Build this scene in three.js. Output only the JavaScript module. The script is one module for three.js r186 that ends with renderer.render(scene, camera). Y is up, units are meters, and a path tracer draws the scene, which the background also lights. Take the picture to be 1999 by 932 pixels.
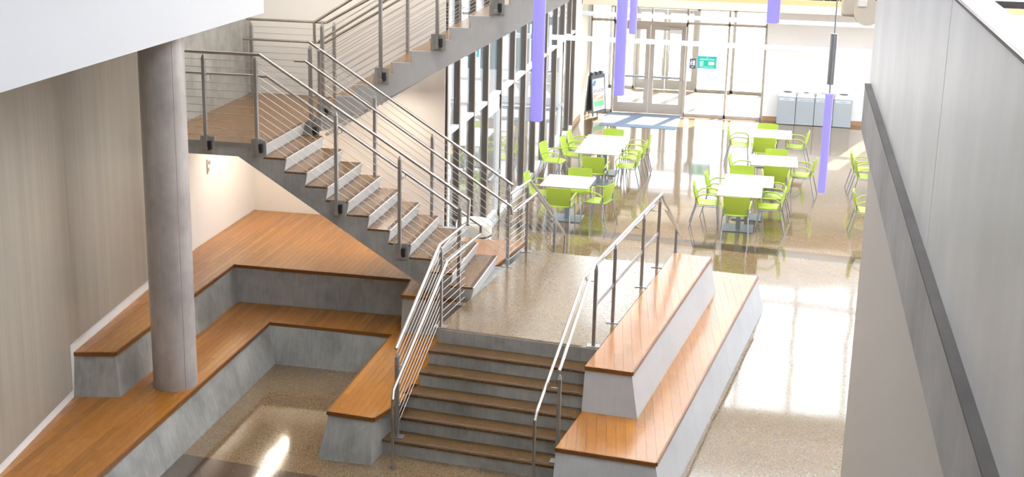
import * as THREE from 'three';
import { mergeGeometries, toCreasedNormals } from 'three/addons/utils/BufferGeometryUtils.js';
import { RoundedBoxGeometry } from 'three/addons/geometries/RoundedBoxGeometry.js';
import { RectAreaLightUniformsLib } from 'three/addons/lights/RectAreaLightUniformsLib.js';

// ------------------------------------------------------------------ camera, sky, sun, exposure
const scene = new THREE.Scene();
const renderer = new THREE.WebGLRenderer({ antialias: true });
renderer.toneMapping = THREE.LinearToneMapping;
renderer.toneMappingExposure = 1.18;
renderer.shadowMap.enabled = true;
RectAreaLightUniformsLib.init();

const FOCAL = 2755.28, CAM_H = 6.95;
const camera = new THREE.PerspectiveCamera(2 * Math.atan(466 / FOCAL) * 180 / Math.PI, 1999 / 932, 0.1, 400);
camera.rotation.order = 'YXZ';
camera.position.set(0, CAM_H, 0);
camera.rotation.set(-0.271782, 10.6 * Math.PI / 180, 0.0229046);
scene.add(camera);

const SKY = 4.2;                       // radiance of the hazy daylight sky
{
  const w = 16, h = 64, d = new Float32Array(w * h * 4);
  for (let j = 0; j < h; j++) {
    const el = ((j + 0.5) / h - 0.5) * Math.PI, t = Math.pow(Math.max(0, Math.sin(el)), 0.55);
    const c = el < 0 ? [0.55, 0.54, 0.52] : [1 - 0.36 * t, 1 - 0.22 * t, 1.02 - 0.02 * t];
    for (let i = 0; i < w; i++) d.set([c[0] * SKY, c[1] * SKY, c[2] * SKY, 1], (j * w + i) * 4);
  }
  const t = new THREE.DataTexture(d, w, h, THREE.RGBAFormat, THREE.FloatType);
  t.mapping = THREE.EquirectangularReflectionMapping; t.magFilter = THREE.LinearFilter; t.minFilter = THREE.LinearFilter;
  t.colorSpace = THREE.LinearSRGBColorSpace; t.needsUpdate = true;
  scene.background = t;
}
const sun = new THREE.DirectionalLight(0xfffaf3, 46);
{
  const el = 27 * Math.PI / 180, k = Math.cos(el);
  sun.position.set(0.28 * k * 60, Math.sin(el) * 60, -0.96 * k * 60 - 25);
  sun.target.position.set(0, 0, -25);
  sun.castShadow = true; sun.shadow.mapSize.set(2048, 2048);
  const sc = sun.shadow.camera; sc.left = -30; sc.right = 30; sc.top = 30; sc.bottom = -30; sc.near = 1; sc.far = 140;
  scene.add(sun, sun.target);
}

// ------------------------------------------------------------------ helpers
let seed = 7;
const rnd = () => { seed = (seed * 1664525 + 1013904223) >>> 0; return seed / 4294967296; };
const used = new Map();
function numbered(n) { const k = used.get(n) || 0; used.set(n, k + 1); return k ? n + '_' + String(k).padStart(3, '0') : n; }
function shade(o) { o.castShadow = true; o.receiveShadow = true; return o; }
function obj(name, geos, mat, parent) {
  const g = Array.isArray(geos) ? (geos.length === 1 ? geos[0] : mergeGeometries(geos.map((q) => { const r = q.index ? q.toNonIndexed() : q; for (const k of Object.keys(r.attributes)) if (!['position', 'normal', 'uv'].includes(k)) r.deleteAttribute(k); return r; }))) : geos;
  const m = shade(new THREE.Mesh(g, mat)); m.name = parent ? name : numbered(name); (parent || scene).add(m); return m;
}
function tag(o, label, category, group) { o.userData.label = label; o.userData.category = category; if (group) o.userData.group = group; return o; }
function thing(name, label, category, p = [0, 0, 0], turn = 0, group) {
  const o = new THREE.Group(); o.name = numbered(name); o.position.set(...p); o.rotation.y = turn; scene.add(o); return tag(o, label, category, group);
}
function struct(name, geos, mat, label, category) {
  const o = geos ? obj(name, geos, mat) : new THREE.Group();
  if (!geos) { o.name = numbered(name); scene.add(o); }
  o.userData.kind = 'structure'; return tag(o, label, category || name.split('_')[0]);
}
function uvBox(g) {                                   // uv in metres from the dominant normal
  const p = g.attributes.position, n = g.attributes.normal, uv = new Float32Array(p.count * 2);
  for (let i = 0; i < p.count; i++) {
    const ax = Math.abs(n.getX(i)), ay = Math.abs(n.getY(i)), az = Math.abs(n.getZ(i));
    if (ay >= ax && ay >= az) uv.set([p.getX(i), -p.getZ(i)], i * 2);
    else if (ax >= az) uv.set([-p.getZ(i), p.getY(i)], i * 2);
    else uv.set([p.getX(i), p.getY(i)], i * 2);
  }
  g.setAttribute('uv', new THREE.BufferAttribute(uv, 2)); return g;
}
function tri(list) {                                  // flat shaded geometry from polygons (arrays of [x,y,z]), convex, counter-clockwise from outside
  const P = [];
  for (const f of list) for (let i = 1; i < f.length - 1; i++) P.push(...f[0], ...f[i], ...f[i + 1]);
  const g = new THREE.BufferGeometry(); g.setAttribute('position', new THREE.Float32BufferAttribute(P, 3)); g.computeVertexNormals(); return uvBox(g);
}
function box(x0, x1, y0, y1, z0, z1) {
  const g = new THREE.BoxGeometry(Math.abs(x1 - x0), Math.abs(y1 - y0), Math.abs(z1 - z0)); g.translate((x0 + x1) / 2, (y0 + y1) / 2, (z0 + z1) / 2); return uvBox(g.toNonIndexed());
}
function rbox(x0, x1, y0, y1, z0, z1, r = 0.004, s = 2) {
  const g = new RoundedBoxGeometry(Math.abs(x1 - x0), Math.abs(y1 - y0), Math.abs(z1 - z0), s, r); g.translate((x0 + x1) / 2, (y0 + y1) / 2, (z0 + z1) / 2); return uvBox(g.index ? g.toNonIndexed() : g);
}
function area2(p) { let a = 0; for (let i = 0; i < p.length; i++) { const q = p[(i + 1) % p.length]; a += p[i][0] * q[1] - q[0] * p[i][1]; } return a / 2; }
function loft(bot, y0, top, y1) {                     // solid between two [x,z] outlines with the same corners; convex
  if (area2(top) > 0) { bot = [...bot].reverse(); top = [...top].reverse(); }
  const B = bot.map(([x, z]) => [x, y0, z]), T = top.map(([x, z]) => [x, y1, z]), f = [T, [...B].reverse()], n = B.length;
  for (let i = 0; i < n; i++) { const j = (i + 1) % n; f.push([B[i], B[j], T[j], T[i]]); }
  return tri(f);
}
const slab = (poly, y0, y1) => loft(poly, y0, poly, y1);
function profileZ(prof, z0, z1) {                     // [x,y] outline (any shape) pulled along z
  const s = new THREE.Shape(prof.map(([x, y]) => new THREE.Vector2(x, y)));
  const g = new THREE.ExtrudeGeometry(s, { depth: Math.abs(z1 - z0), bevelEnabled: false }); g.translate(0, 0, Math.min(z0, z1)); return uvBox(g.index ? g.toNonIndexed() : g);
}
const V = (a) => new THREE.Vector3(...a);
function rod(a, b, r, seg = 8) {
  const A = V(a), Bv = V(b), d = Bv.clone().sub(A), g = new THREE.CylinderGeometry(r, r, d.length(), seg, 1);
  g.applyQuaternion(new THREE.Quaternion().setFromUnitVectors(new THREE.Vector3(0, 1, 0), d.normalize())); g.translate(...A.add(Bv).multiplyScalar(0.5).toArray()); return g.toNonIndexed();
}
function bar(a, b, w, h) {                            // rectangular bar from a to b, h measured upright
  const A = V(a), Bv = V(b), d = Bv.clone().sub(A), L = d.length(); d.normalize();
  const side = new THREE.Vector3(0, 1, 0).cross(d).normalize(), up = d.clone().cross(side);
  const g = new THREE.BoxGeometry(w, h, L); g.applyMatrix4(new THREE.Matrix4().makeBasis(side, up, d)); g.translate(...A.add(Bv).multiplyScalar(0.5).toArray()); return g.toNonIndexed();
}
function pipe(pts, r, seg = 12) {
  const g = [];
  for (let i = 0; i < pts.length - 1; i++) g.push(rod(pts[i], pts[i + 1], r, seg));
  for (let i = 0; i < pts.length; i++) { const s = new THREE.SphereGeometry(r, seg, 8); s.translate(...pts[i]); g.push(s.toNonIndexed()); }
  return g;
}
function tube(pts, r, n = 24, seg = 8) { return new THREE.TubeGeometry(new THREE.CatmullRomCurve3(pts.map(V), false, 'centripetal'), n, r, seg).toNonIndexed(); }
function lathe(prof, seg = 40) { return new THREE.LatheGeometry(prof.map(([r, y]) => new THREE.Vector2(r, y)), seg).toNonIndexed(); }
function sheet(nu, nv, f, th) {                       // curved panel with thickness
  const P = [], gr = (k) => { const a = []; for (let i = 0; i <= nu; i++) { const r = []; for (let j = 0; j <= nv; j++) r.push(f(i / nu, j / nv)); a.push(r); } return a; };
  const A = gr(), N = A.map((r, i) => r.map((p, j) => {
    const a = V(A[Math.min(nu, i + 1)][j]).sub(V(A[Math.max(0, i - 1)][j])), b = V(A[i][Math.min(nv, j + 1)]).sub(V(A[i][Math.max(0, j - 1)])); return a.cross(b).normalize();
  }));
  const F = A.map((r, i) => r.map((p, j) => V(p).addScaledVector(N[i][j], th / 2).toArray())), K = A.map((r, i) => r.map((p, j) => V(p).addScaledVector(N[i][j], -th / 2).toArray()));
  const q = (a, b, c, d) => P.push(...a, ...b, ...c, ...a, ...c, ...d);
  for (let i = 0; i < nu; i++) for (let j = 0; j < nv; j++) { q(F[i][j], F[i + 1][j], F[i + 1][j + 1], F[i][j + 1]); q(K[i][j + 1], K[i + 1][j + 1], K[i + 1][j], K[i][j]); }
  for (let i = 0; i < nu; i++) { q(F[i][0], K[i][0], K[i + 1][0], F[i + 1][0]); q(F[i + 1][nv], K[i + 1][nv], K[i][nv], F[i][nv]); }
  for (let j = 0; j < nv; j++) { q(F[0][j + 1], K[0][j + 1], K[0][j], F[0][j]); q(F[nu][j], K[nu][j], K[nu][j + 1], F[nu][j + 1]); }
  let g = new THREE.BufferGeometry(); g.setAttribute('position', new THREE.Float32BufferAttribute(P, 3)); g.computeVertexNormals();
  g = toCreasedNormals(g, 0.7); g.setAttribute('uv', new THREE.Float32BufferAttribute(new Float32Array(g.attributes.position.count * 2), 2)); return g;
}

// ------------------------------------------------------------------ textures
function vnoise(n, sd, m = n) {                       // tiling value noise on an n x m lattice
  const a = new Float32Array(n * m); let s = sd; for (let i = 0; i < n * m; i++) { s = (s * 1664525 + 1013904223) >>> 0; a[i] = s / 4294967296; }
  return (x, y) => { x = ((x % 1) + 1) % 1 * n; y = ((y % 1) + 1) % 1 * m; const i = Math.floor(x) % n, j = Math.floor(y) % m; let u = x - Math.floor(x), v = y - Math.floor(y); u = u * u * (3 - 2 * u); v = v * v * (3 - 2 * v); const i1 = (i + 1) % n, j1 = (j + 1) % m; return (a[j * n + i] * (1 - u) + a[j * n + i1] * u) * (1 - v) + (a[j1 * n + i] * (1 - u) + a[j1 * n + i1] * u) * v; };
}
function tex(n, size, fn, srgb = true) {              // fn(u,v) -> [r,g,b] linear 0..1 (stored sRGB) ; size in metres
  const d = new Uint8Array(n * n * 4), enc = (c) => Math.round(255 * (c <= 0.0031308 ? 12.92 * c : 1.055 * Math.pow(c, 1 / 2.4) - 0.055));
  for (let j = 0; j < n; j++) for (let i = 0; i < n; i++) { const c = fn((i + 0.5) / n, (j + 0.5) / n); for (let k = 0; k < 3; k++) { const q = Math.min(1, Math.max(0, c[k])); d[(j * n + i) * 4 + k] = srgb ? enc(q) : Math.round(q * 255); } d[(j * n + i) * 4 + 3] = 255; }
  const t = new THREE.DataTexture(d, n, n); t.wrapS = t.wrapT = THREE.RepeatWrapping; t.magFilter = THREE.LinearFilter; t.minFilter = THREE.LinearMipmapLinearFilter; t.generateMipmaps = true;
  if (srgb) t.colorSpace = THREE.SRGBColorSpace; const s = Array.isArray(size) ? size : [size, size]; t.repeat.set(1 / s[0], 1 / s[1]); t.needsUpdate = true; return t;
}
const n4 = vnoise(4, 11), n8 = vnoise(8, 23), n16 = vnoise(16, 37), n32 = vnoise(32, 51), n64 = vnoise(64, 77), n128 = vnoise(128, 93), n256 = vnoise(256, 131);
const fbm = (u, v) => 0.36 * n4(u, v) + 0.26 * n8(u, v) + 0.18 * n16(u, v) + 0.12 * n32(u, v) + 0.08 * n64(u, v);
const mixc = (a, b, t) => a.map((x, i) => x + (b[i] - x) * t);
const aggregate = (base, dark, light) => tex(1024, 2.4, (u, v) => {
  const a = n256(u, v), b = n256(v + 0.37, u + 0.11), c = n128(u + 0.2, v), p = fbm(u, v);
  let q = mixc(base, dark, Math.max(0, (0.5 - a) * 1.5)); q = mixc(q, light, Math.max(0, (b - 0.66) * 1.9)); q = mixc(q, [base[0] * 1.12, base[1] * 0.96, base[2] * 0.8], c * 0.5);
  return q.map((x) => x * (0.86 + 0.28 * p));
});
const concreteMap = (base, amt) => tex(512, 2.3, (u, v) => { const p = fbm(u, v), s = n64(u * 2, v * 0.25), sp = n256(u, v); const k = 1 + amt * (p - 0.5) * 2.2 + amt * 0.35 * (s - 0.5) + (sp > 0.985 ? -0.25 : 0); return base.map((x) => x * k); });
const woodMap = tex(512, [0.42, 1.7], (u, v) => {
  const w = n8(u, v) * 0.9 + n4(u * 1, v) * 0.5, rings = 0.5 + 0.5 * Math.sin((u * 26 + w * 5.0) * Math.PI * 2), f = n256(u, v * 0.06), pores = n128(u * 2, v * 0.12);
  const k = 0.80 + 0.10 * rings + 0.22 * (f - 0.5) + (pores > 0.82 ? -0.08 : 0) + 0.12 * (n16(u, v) - 0.5);
  return [0.47 * k, 0.192 * k * (0.8 + 0.2 * k), 0.02 * k * (0.7 + 0.3 * k)];
});
const streakSheenMap = tex(512, [2.2, 5], (u, v) => { const a = n256(u, v * 0.02), b = n64(u, v * 0.05), c = n16(u, v * 0.2); const k = 0.74 + 0.12 * a + 0.10 * b + 0.14 * c + 0.24 * n4(u, v * 0.5); return [0.36 * k, 0.325 * k, 0.265 * k]; });  // fine streaks are fabric grain; broad tone streaks paint in soft reflections
const w1 = vnoise(3, 5, 6), w2 = vnoise(7, 19, 13);
const waveMap = (() => {                              // smooth height field, in floats so that no steps show
  const n = 512, d = new Float32Array(n * n * 4);
  for (let j = 0; j < n; j++) for (let i = 0; i < n; i++) { const u = (i + 0.5) / n, v = (j + 0.5) / n, q = 0.8 * w1(u, v) + 0.2 * w2(u, v); d.set([q, q, q, 1], (j * n + i) * 4); }
  const t = new THREE.DataTexture(d, n, n, THREE.RGBAFormat, THREE.FloatType); t.wrapS = t.wrapT = THREE.RepeatWrapping; t.magFilter = THREE.LinearFilter; t.minFilter = THREE.LinearFilter; t.repeat.set(1 / 8, 1 / 8); t.needsUpdate = true; return t;
})();
const fineMap = tex(512, 0.6, (u, v) => { const q = 0.5 * n128(u, v) + 0.5 * n256(u, v); return [q, q, q]; }, false);

// ------------------------------------------------------------------ materials
const std = (o) => new THREE.MeshStandardMaterial(o), lin = (r, g, b) => new THREE.Color().setRGB(r, g, b);
const phys = (o) => new THREE.MeshPhysicalMaterial(o), M = {};
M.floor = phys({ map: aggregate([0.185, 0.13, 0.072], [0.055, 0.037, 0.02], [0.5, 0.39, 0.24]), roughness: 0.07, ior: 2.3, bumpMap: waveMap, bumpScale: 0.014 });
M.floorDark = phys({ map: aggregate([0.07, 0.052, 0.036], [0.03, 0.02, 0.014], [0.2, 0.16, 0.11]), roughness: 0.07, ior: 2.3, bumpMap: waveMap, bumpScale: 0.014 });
M.tread = std({ map: aggregate([0.155, 0.088, 0.04], [0.045, 0.025, 0.011], [0.42, 0.28, 0.15]), roughness: 0.25 });
M.treadDark = std({ map: aggregate([0.105, 0.06, 0.022], [0.03, 0.016, 0.006], [0.48, 0.3, 0.12]), roughness: 0.3 });
M.grit = std({ color: lin(0.10, 0.062, 0.042), roughness: 0.8, bumpMap: fineMap, bumpScale: 0.001 });
M.concrete = std({ map: concreteMap([0.33, 0.33, 0.31], 0.45), roughness: 0.55, bumpMap: fineMap, bumpScale: 0.0006 });
M.concretePale = std({ map: concreteMap([0.47, 0.475, 0.475], 0.12), roughness: 0.5, bumpMap: fineMap, bumpScale: 0.0005 });
M.columnConcrete = std({ map: concreteMap([0.45, 0.415, 0.39], 0.3), roughness: 0.3, bumpMap: fineMap, bumpScale: 0.0006 });
M.riser = std({ map: concreteMap([0.60, 0.61, 0.60], 0.1), roughness: 0.45 });
M.white = std({ color: lin(0.80, 0.79, 0.77), roughness: 0.75 });
M.bulk = std({ color: lin(0.60, 0.62, 0.645), roughness: 0.7 });
M.ceiling = std({ color: lin(0.82, 0.81, 0.79), roughness: 0.9 });
M.cream = std({ color: lin(0.70, 0.58, 0.45), roughness: 0.7 });
M.panel = std({ map: streakSheenMap, roughness: 0.38 });
M.parapet = std({ map: tex(512, [3.2, 4], (u, v) => { const k = 0.84 + 0.12 * n8(u, v * 0.5) + 0.10 * n16(u, v) + 0.07 * n32(u, v * 0.5) + 0.02 * n64(u, v * 0.5); return [0.62 * k, 0.625 * k, 0.62 * k]; }), roughness: 0.4 });
M.beige = std({ color: lin(0.56, 0.52, 0.47), roughness: 0.7 });
M.band = std({ map: concreteMap([0.36, 0.355, 0.35], 0.3), roughness: 0.6 });
M.ledge = std({ map: concreteMap([0.10, 0.09, 0.08], 0.4), roughness: 0.7 });
M.wood = [0.86, 0.95, 1.0, 1.05, 1.13].map((k, i) => phys({ map: woodMap, clearcoat: 0.3, clearcoatRoughness: 0.12, color: lin(Math.min(1, k * 0.92), Math.min(1, k * (0.9 - 0.02 * (i % 2))), Math.min(1, k * 0.86)), roughness: 0.27 }));
M.woodEdge = std({ map: woodMap, color: lin(0.5, 0.45, 0.4), roughness: 0.35 });
M.tan = std({ color: lin(0.62, 0.40, 0.19), roughness: 0.6 });
M.baseboard = std({ color: lin(0.42, 0.25, 0.13), roughness: 0.5 });
M.steel = std({ color: lin(0.47, 0.445, 0.42), metalness: 1, roughness: 0.26 });
M.post = std({ color: lin(0.40, 0.395, 0.39), metalness: 0.9, roughness: 0.42 });
M.cable = std({ color: lin(0.55, 0.53, 0.50), metalness: 0.9, roughness: 0.4 });
M.black = std({ color: lin(0.02, 0.02, 0.022), roughness: 0.5 });
M.bronze = std({ color: lin(0.085, 0.068, 0.055), metalness: 0.3, roughness: 0.45 });
M.bronzeCap = std({ color: lin(0.30, 0.25, 0.20), metalness: 0.4, roughness: 0.4 });
M.alu = std({ color: lin(0.68, 0.68, 0.67), metalness: 0.3, roughness: 0.4 });
M.doorFrame = std({ color: lin(0.45, 0.39, 0.33), metalness: 0.3, roughness: 0.45 });
M.frost = new THREE.MeshPhysicalMaterial({ color: lin(0.96, 0.97, 0.99), roughness: 1, transmission: 0.5, thickness: 0 });
M.frostClear = new THREE.MeshPhysicalMaterial({ color: lin(0.96, 0.975, 1), roughness: 1, transmission: 0.66, thickness: 0 });
M.frostDim = new THREE.MeshPhysicalMaterial({ color: lin(0.74, 0.77, 0.8), roughness: 1, transmission: 0.5, thickness: 0 });
M.glass = new THREE.MeshPhysicalMaterial({ color: 0xffffff, roughness: 0.0, metalness: 0, transmission: 1, thickness: 0, ior: 1.5 });
M.green = std({ color: lin(0.36, 0.47, 0.045), roughness: 0.35 });
M.chrome = std({ color: lin(0.36, 0.38, 0.42), metalness: 1, roughness: 0.25 });
M.table = std({ color: lin(0.82, 0.82, 0.80), roughness: 0.3 });
M.tableEdge = std({ color: lin(0.35, 0.22, 0.13), roughness: 0.5 });
M.baseSteel = std({ color: lin(0.30, 0.33, 0.35), metalness: 0.7, roughness: 0.4 });
M.bin = std({ color: lin(0.37, 0.405, 0.42), metalness: 0.2, roughness: 0.45 });
M.binTop = std({ color: lin(0.74, 0.74, 0.71), roughness: 0.5 });
M.mat = std({ color: lin(0.19, 0.25, 0.33), roughness: 0.95, bumpMap: fineMap, bumpScale: 0.003 });
M.glow = std({ color: lin(0.3, 0.26, 0.7), emissive: lin(0.22, 0.19, 1.0), emissiveIntensity: 0.85, roughness: 0.5 });
M.lampMetal = std({ color: lin(0.42, 0.44, 0.48), metalness: 0.8, roughness: 0.35 });
M.speaker = std({ color: lin(0.55, 0.50, 0.42), roughness: 0.6 });
M.drum = std({ color: lin(0.72, 0.68, 0.58), roughness: 0.5 });
M.paving = std({ map: concreteMap([0.62, 0.61, 0.58], 0.1), roughness: 0.9 });
M.outWall = std({ color: lin(0.72, 0.72, 0.70), roughness: 0.9 });
M.wing = std({ color: lin(0.62, 0.63, 0.63), roughness: 0.85 });
M.court = std({ map: concreteMap([0.42, 0.43, 0.43], 0.15), roughness: 0.9 });
M.outFrame = std({ color: lin(0.36, 0.375, 0.375), metalness: 0.2, roughness: 0.5 });
M.outGlass = std({ color: lin(0.16, 0.26, 0.30), roughness: 0.15 });
M.leaf = std({ color: lin(0.10, 0.24, 0.05), roughness: 0.8 });
M.yellow = std({ color: lin(0.75, 0.55, 0.05), roughness: 0.6 });

// ------------------------------------------------------------------ levels and frames
const T1 = 0.534, T2 = 1.068, R = 0.178, LAND = 3.026, FL2 = 5.34, CEIL = 9.2;
const th = 7.0 * Math.PI / 180, O = [-3.983, -16.332];
const S = (u, v) => [O[0] + u * Math.cos(th) + v * Math.sin(th), O[1] + u * Math.sin(th) - v * Math.cos(th)];   // the turned frame of platform and front steps
const S3 = (u, y, v) => { const [x, z] = S(u, v); return [x, y, z]; };

// ------------------------------------------------------------------ room shell
{
  const XR = 10, ZB = 4.5, ZF = -37.9, v0 = -2.37, v1 = 8.75, v2 = 9.2;
  const far = (v) => [S(-12, v), S(16, v)];
  const clipRect = (poly) => clip(clip(clip(clip(poly, 0, -8.6, 1), 0, XR, -1), 1, ZF - 0.05, 1), 1, ZB, -1);
  const strip = (a, b, m, n) => { const [p, q] = far(a), [r, s] = far(b); obj(n, slab(clipRect([p, q, s, r]), -0.3, 0), m, fl); };
  const fl = struct('floor', null, null, 'polished brown aggregate floor with dark inlaid bands', 'floor');
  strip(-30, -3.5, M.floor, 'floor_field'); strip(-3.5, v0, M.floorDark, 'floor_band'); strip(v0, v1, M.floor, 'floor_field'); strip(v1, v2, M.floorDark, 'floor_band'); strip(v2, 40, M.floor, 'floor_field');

  struct('ceiling', [box(-8.8, -3.8, CEIL, CEIL + 0.3, ZF - 0.3, ZB + 0.3), box(3.5, XR + 0.3, CEIL, CEIL + 0.3, -22, ZB + 0.3), box(9, XR + 0.3, CEIL, CEIL + 0.3, ZF - 0.3, -22), box(-3.8, 9, CEIL, CEIL + 0.3, ZF - 0.3, -36), box(-3.8, 3.5, CEIL, CEIL + 0.3, -4, ZB + 0.3)], M.ceiling, 'plain white ceiling high above the hall', 'ceiling');
  const sk = struct('window_12', null, null, 'unseen frosted rooflight placed to light the stair hall and tables', 'window');  // out of view, placed to light the stairs, parapet and tables
  for (let i = 0; i < 7; i++) obj('pane', box(3.5, 9, CEIL + 0.26, CEIL + 0.27, -36 + i * 2, -34.06 + i * 2), M.frostClear, sk);
  for (let i = 0; i < 16; i++) { obj('pane', box(-3.8, 3.5, CEIL + 0.26, CEIL + 0.27, -36 + i * 2, -34.06 + i * 2), i < 6 ? M.frostClear : M.frost, sk); obj('glazing_bar', box(-3.8, i < 7 ? 9 : 3.5, CEIL + 0.1, CEIL + 0.3, -34.06 + i * 2, -34 + i * 2), M.alu, sk); }
  // left wall, cranked in plan, and the wall behind the stairs
  const wl = [[-6.6, 4.5], [-7.35, -10], [-7.935, -14.45], [-8.33, -19], [-8.33, -21.35]];
  const wo = [[-8.9, 4.5], [-8.9, -10], [-8.9, -14.45], [-8.9, -19], [-8.9, -21.35]];
  const seg = (i, y0, y1) => slab([wl[i], wl[i + 1], wo[i + 1], wo[i]], y0, y1);
  struct('wall_left', [0, 1, 2, 3].map((i) => seg(i, 0, CEIL)), M.white, 'white wall under the stair landing behind the wooden tiers', 'wall');
  struct('wall_back', box(-8.9, -5.12, 0, CEIL, -21.75, -21.35), M.white, 'white wall behind the two stair flights, ending at the glass', 'wall');
  struct('wall_landing', slab([[-8.2, -17.2], [-8.345, -19], [-8.345, -21.34], [-8.32, -21.34], [-8.32, -19], [-8.15, -17.2]].slice(0, 0).concat([[-8.36, -17.4], [-8.30, -17.4], [-8.30, -21.345], [-8.36, -21.345]]), LAND - 0.1, CEIL - 0.01), M.concrete, 'grey concrete wall rising from the stair landing', 'wall');
  // streaky beige panel on the left wall, its foot stepping over the tiers
  const P = (t, y) => { const a = wl[1], b = wl[2]; return t <= 0 ? [a[0] + 0.012 + (b[0] - a[0]) * 0, y, a[1]] : [0, y, 0]; };
  const on = (z, off) => { let i = 0; while (i < 3 && z < wl[i + 1][1]) i++; const a = wl[i], b = wl[i + 1], k = (z - a[1]) / (b[1] - a[1]); return a[0] + (b[0] - a[0]) * k + off; };
  const quad = (za, zb, y0, y1) => slab([[on(za, 0.03), za], [on(zb, 0.03), zb], [on(zb, -0.02), zb], [on(za, -0.02), za]], y0, y1);
  tag(obj('wall_panel', [quad(2, -9.99, T1 + 0.13, 4.78), quad(-10.01, -14.28, T1 + 0.13, 4.78), quad(-14.28, -14.449, T2 + 0.15, 4.78), quad(-14.451, -17.4, T2 + 0.15, 4.78)], M.panel), 'streaky beige wall covering beside the round concrete column', 'panel');
  // unseen right side wall, its windows placed for side daylight; wall behind the camera
  const zs = [-37.9, -33.2, -28.5, -23.8, -19.1];
  struct('wall_right', [box(XR, XR + 0.3, 0, 1.0, ZF, ZB), box(XR, XR + 0.3, 8.2, CEIL, ZF, ZB), box(XR, XR + 0.3, 1.0, 8.2, -19.1, ZB), ...zs.slice(0, 4).map((z) => box(XR, XR + 0.3, 1.0, 8.2, z, z + 0.5))], M.white, 'unseen white side wall with tall windows', 'wall');
  for (let i = 0; i < 4; i++) struct('window_' + (5 + i), box(XR + 0.14, XR + 0.15, 1.0, 8.2, zs[i] + 0.5, zs[i + 1]), M.glass, 'unseen tall window in the side wall, bay ' + (i + 1) + ' from the entrance', 'window');  // out of view, placed to light faces turned to this side
  struct('wall_rear', [box(-8.9, XR, 0, 6.2, ZB, ZB + 0.3), box(-8.9, XR, 8.4, CEIL, ZB, ZB + 0.3), box(-8.9, -0.5, 6.2, 8.4, ZB, ZB + 0.3), box(8, XR, 6.2, 8.4, ZB, ZB + 0.3)], M.white, 'white wall of the upper floor behind the viewer', 'wall');
  struct('window_10', box(-0.5, 8, 6.2, 8.4, ZB + 0.1, ZB + 0.11), M.glass, 'unseen window band behind the viewer, placed to light surfaces facing it', 'window');  // out of view, placed to light the faces toward the viewer
}
function clip(poly, axis, val, sign) {                // keep sign*(p[axis]-val) >= 0
  const out = [], d = (p) => sign * (p[axis] - val);
  for (let i = 0; i < poly.length; i++) { const a = poly[i], b = poly[(i + 1) % poly.length], da = d(a), db = d(b); if (da >= 0) out.push(a); if ((da >= 0) !== (db >= 0)) { const t = da / (da - db); out.push([a[0] + (b[0] - a[0]) * t, a[1] + (b[1] - a[1]) * t]); } }
  return out;
}

// planks: every board of a wooden top is a mesh of its own
function planks(parent, poly, yTop, ang, width, thick = 0.03) {
  const c = Math.cos(ang), s = Math.sin(ang), to = ([x, z]) => [x * c - z * s, x * s + z * c], from = ([a, b]) => [a * c + b * s, -a * s + b * c];
  const L = poly.map(to), x0 = Math.min(...L.map((p) => p[0])), x1 = Math.max(...L.map((p) => p[0])), n = Math.max(1, Math.round((x1 - x0) / width)), w = (x1 - x0) / n;
  for (let i = 0; i < n; i++) {
    const row = clip(clip(L, 0, x0 + i * w + 0.0008, 1), 0, x0 + (i + 1) * w - 0.0008, -1); if (row.length < 3) continue;
    const y0 = Math.min(...row.map((p) => p[1])), y1 = Math.max(...row.map((p) => p[1])); let y = y0, first = true;
    while (y < y1 - 0.02) {
      let e = y + (first ? 0.5 + rnd() * 1.6 : 1.3 + rnd() * 1.2); if (e > y1 - 0.35) e = y1; first = false;
      const pc = clip(clip(row, 1, y + 0.0004, 1), 1, e - 0.0004, -1); y = e; if (pc.length < 3 || Math.abs(area2(pc)) < 0.0015) continue;
      const g = slab(pc.map(from), yTop - thick, yTop), p = g.attributes.position, uv = g.attributes.uv, ou = rnd() * 3, ov = rnd() * 5;
      for (let k = 0; k < p.count; k++) { const q = to([p.getX(k), p.getZ(k)]); uv.setXY(k, q[0] + ou + (p.getY(k) < yTop - 0.001 ? 0.03 : 0), q[1] + ov); }
      obj('plank', g, M.wood[Math.min(4, Math.floor(rnd() * 5))], parent);
    }
  }
}
function edgeBoard(parent, a, b, yTop) { const g = bar([a[0], yTop - 0.022, a[1]], [b[0], yTop - 0.022, b[1]], 0.022, 0.046); uvBox(g); obj('edge_board', g, M.woodEdge, parent); }

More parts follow.
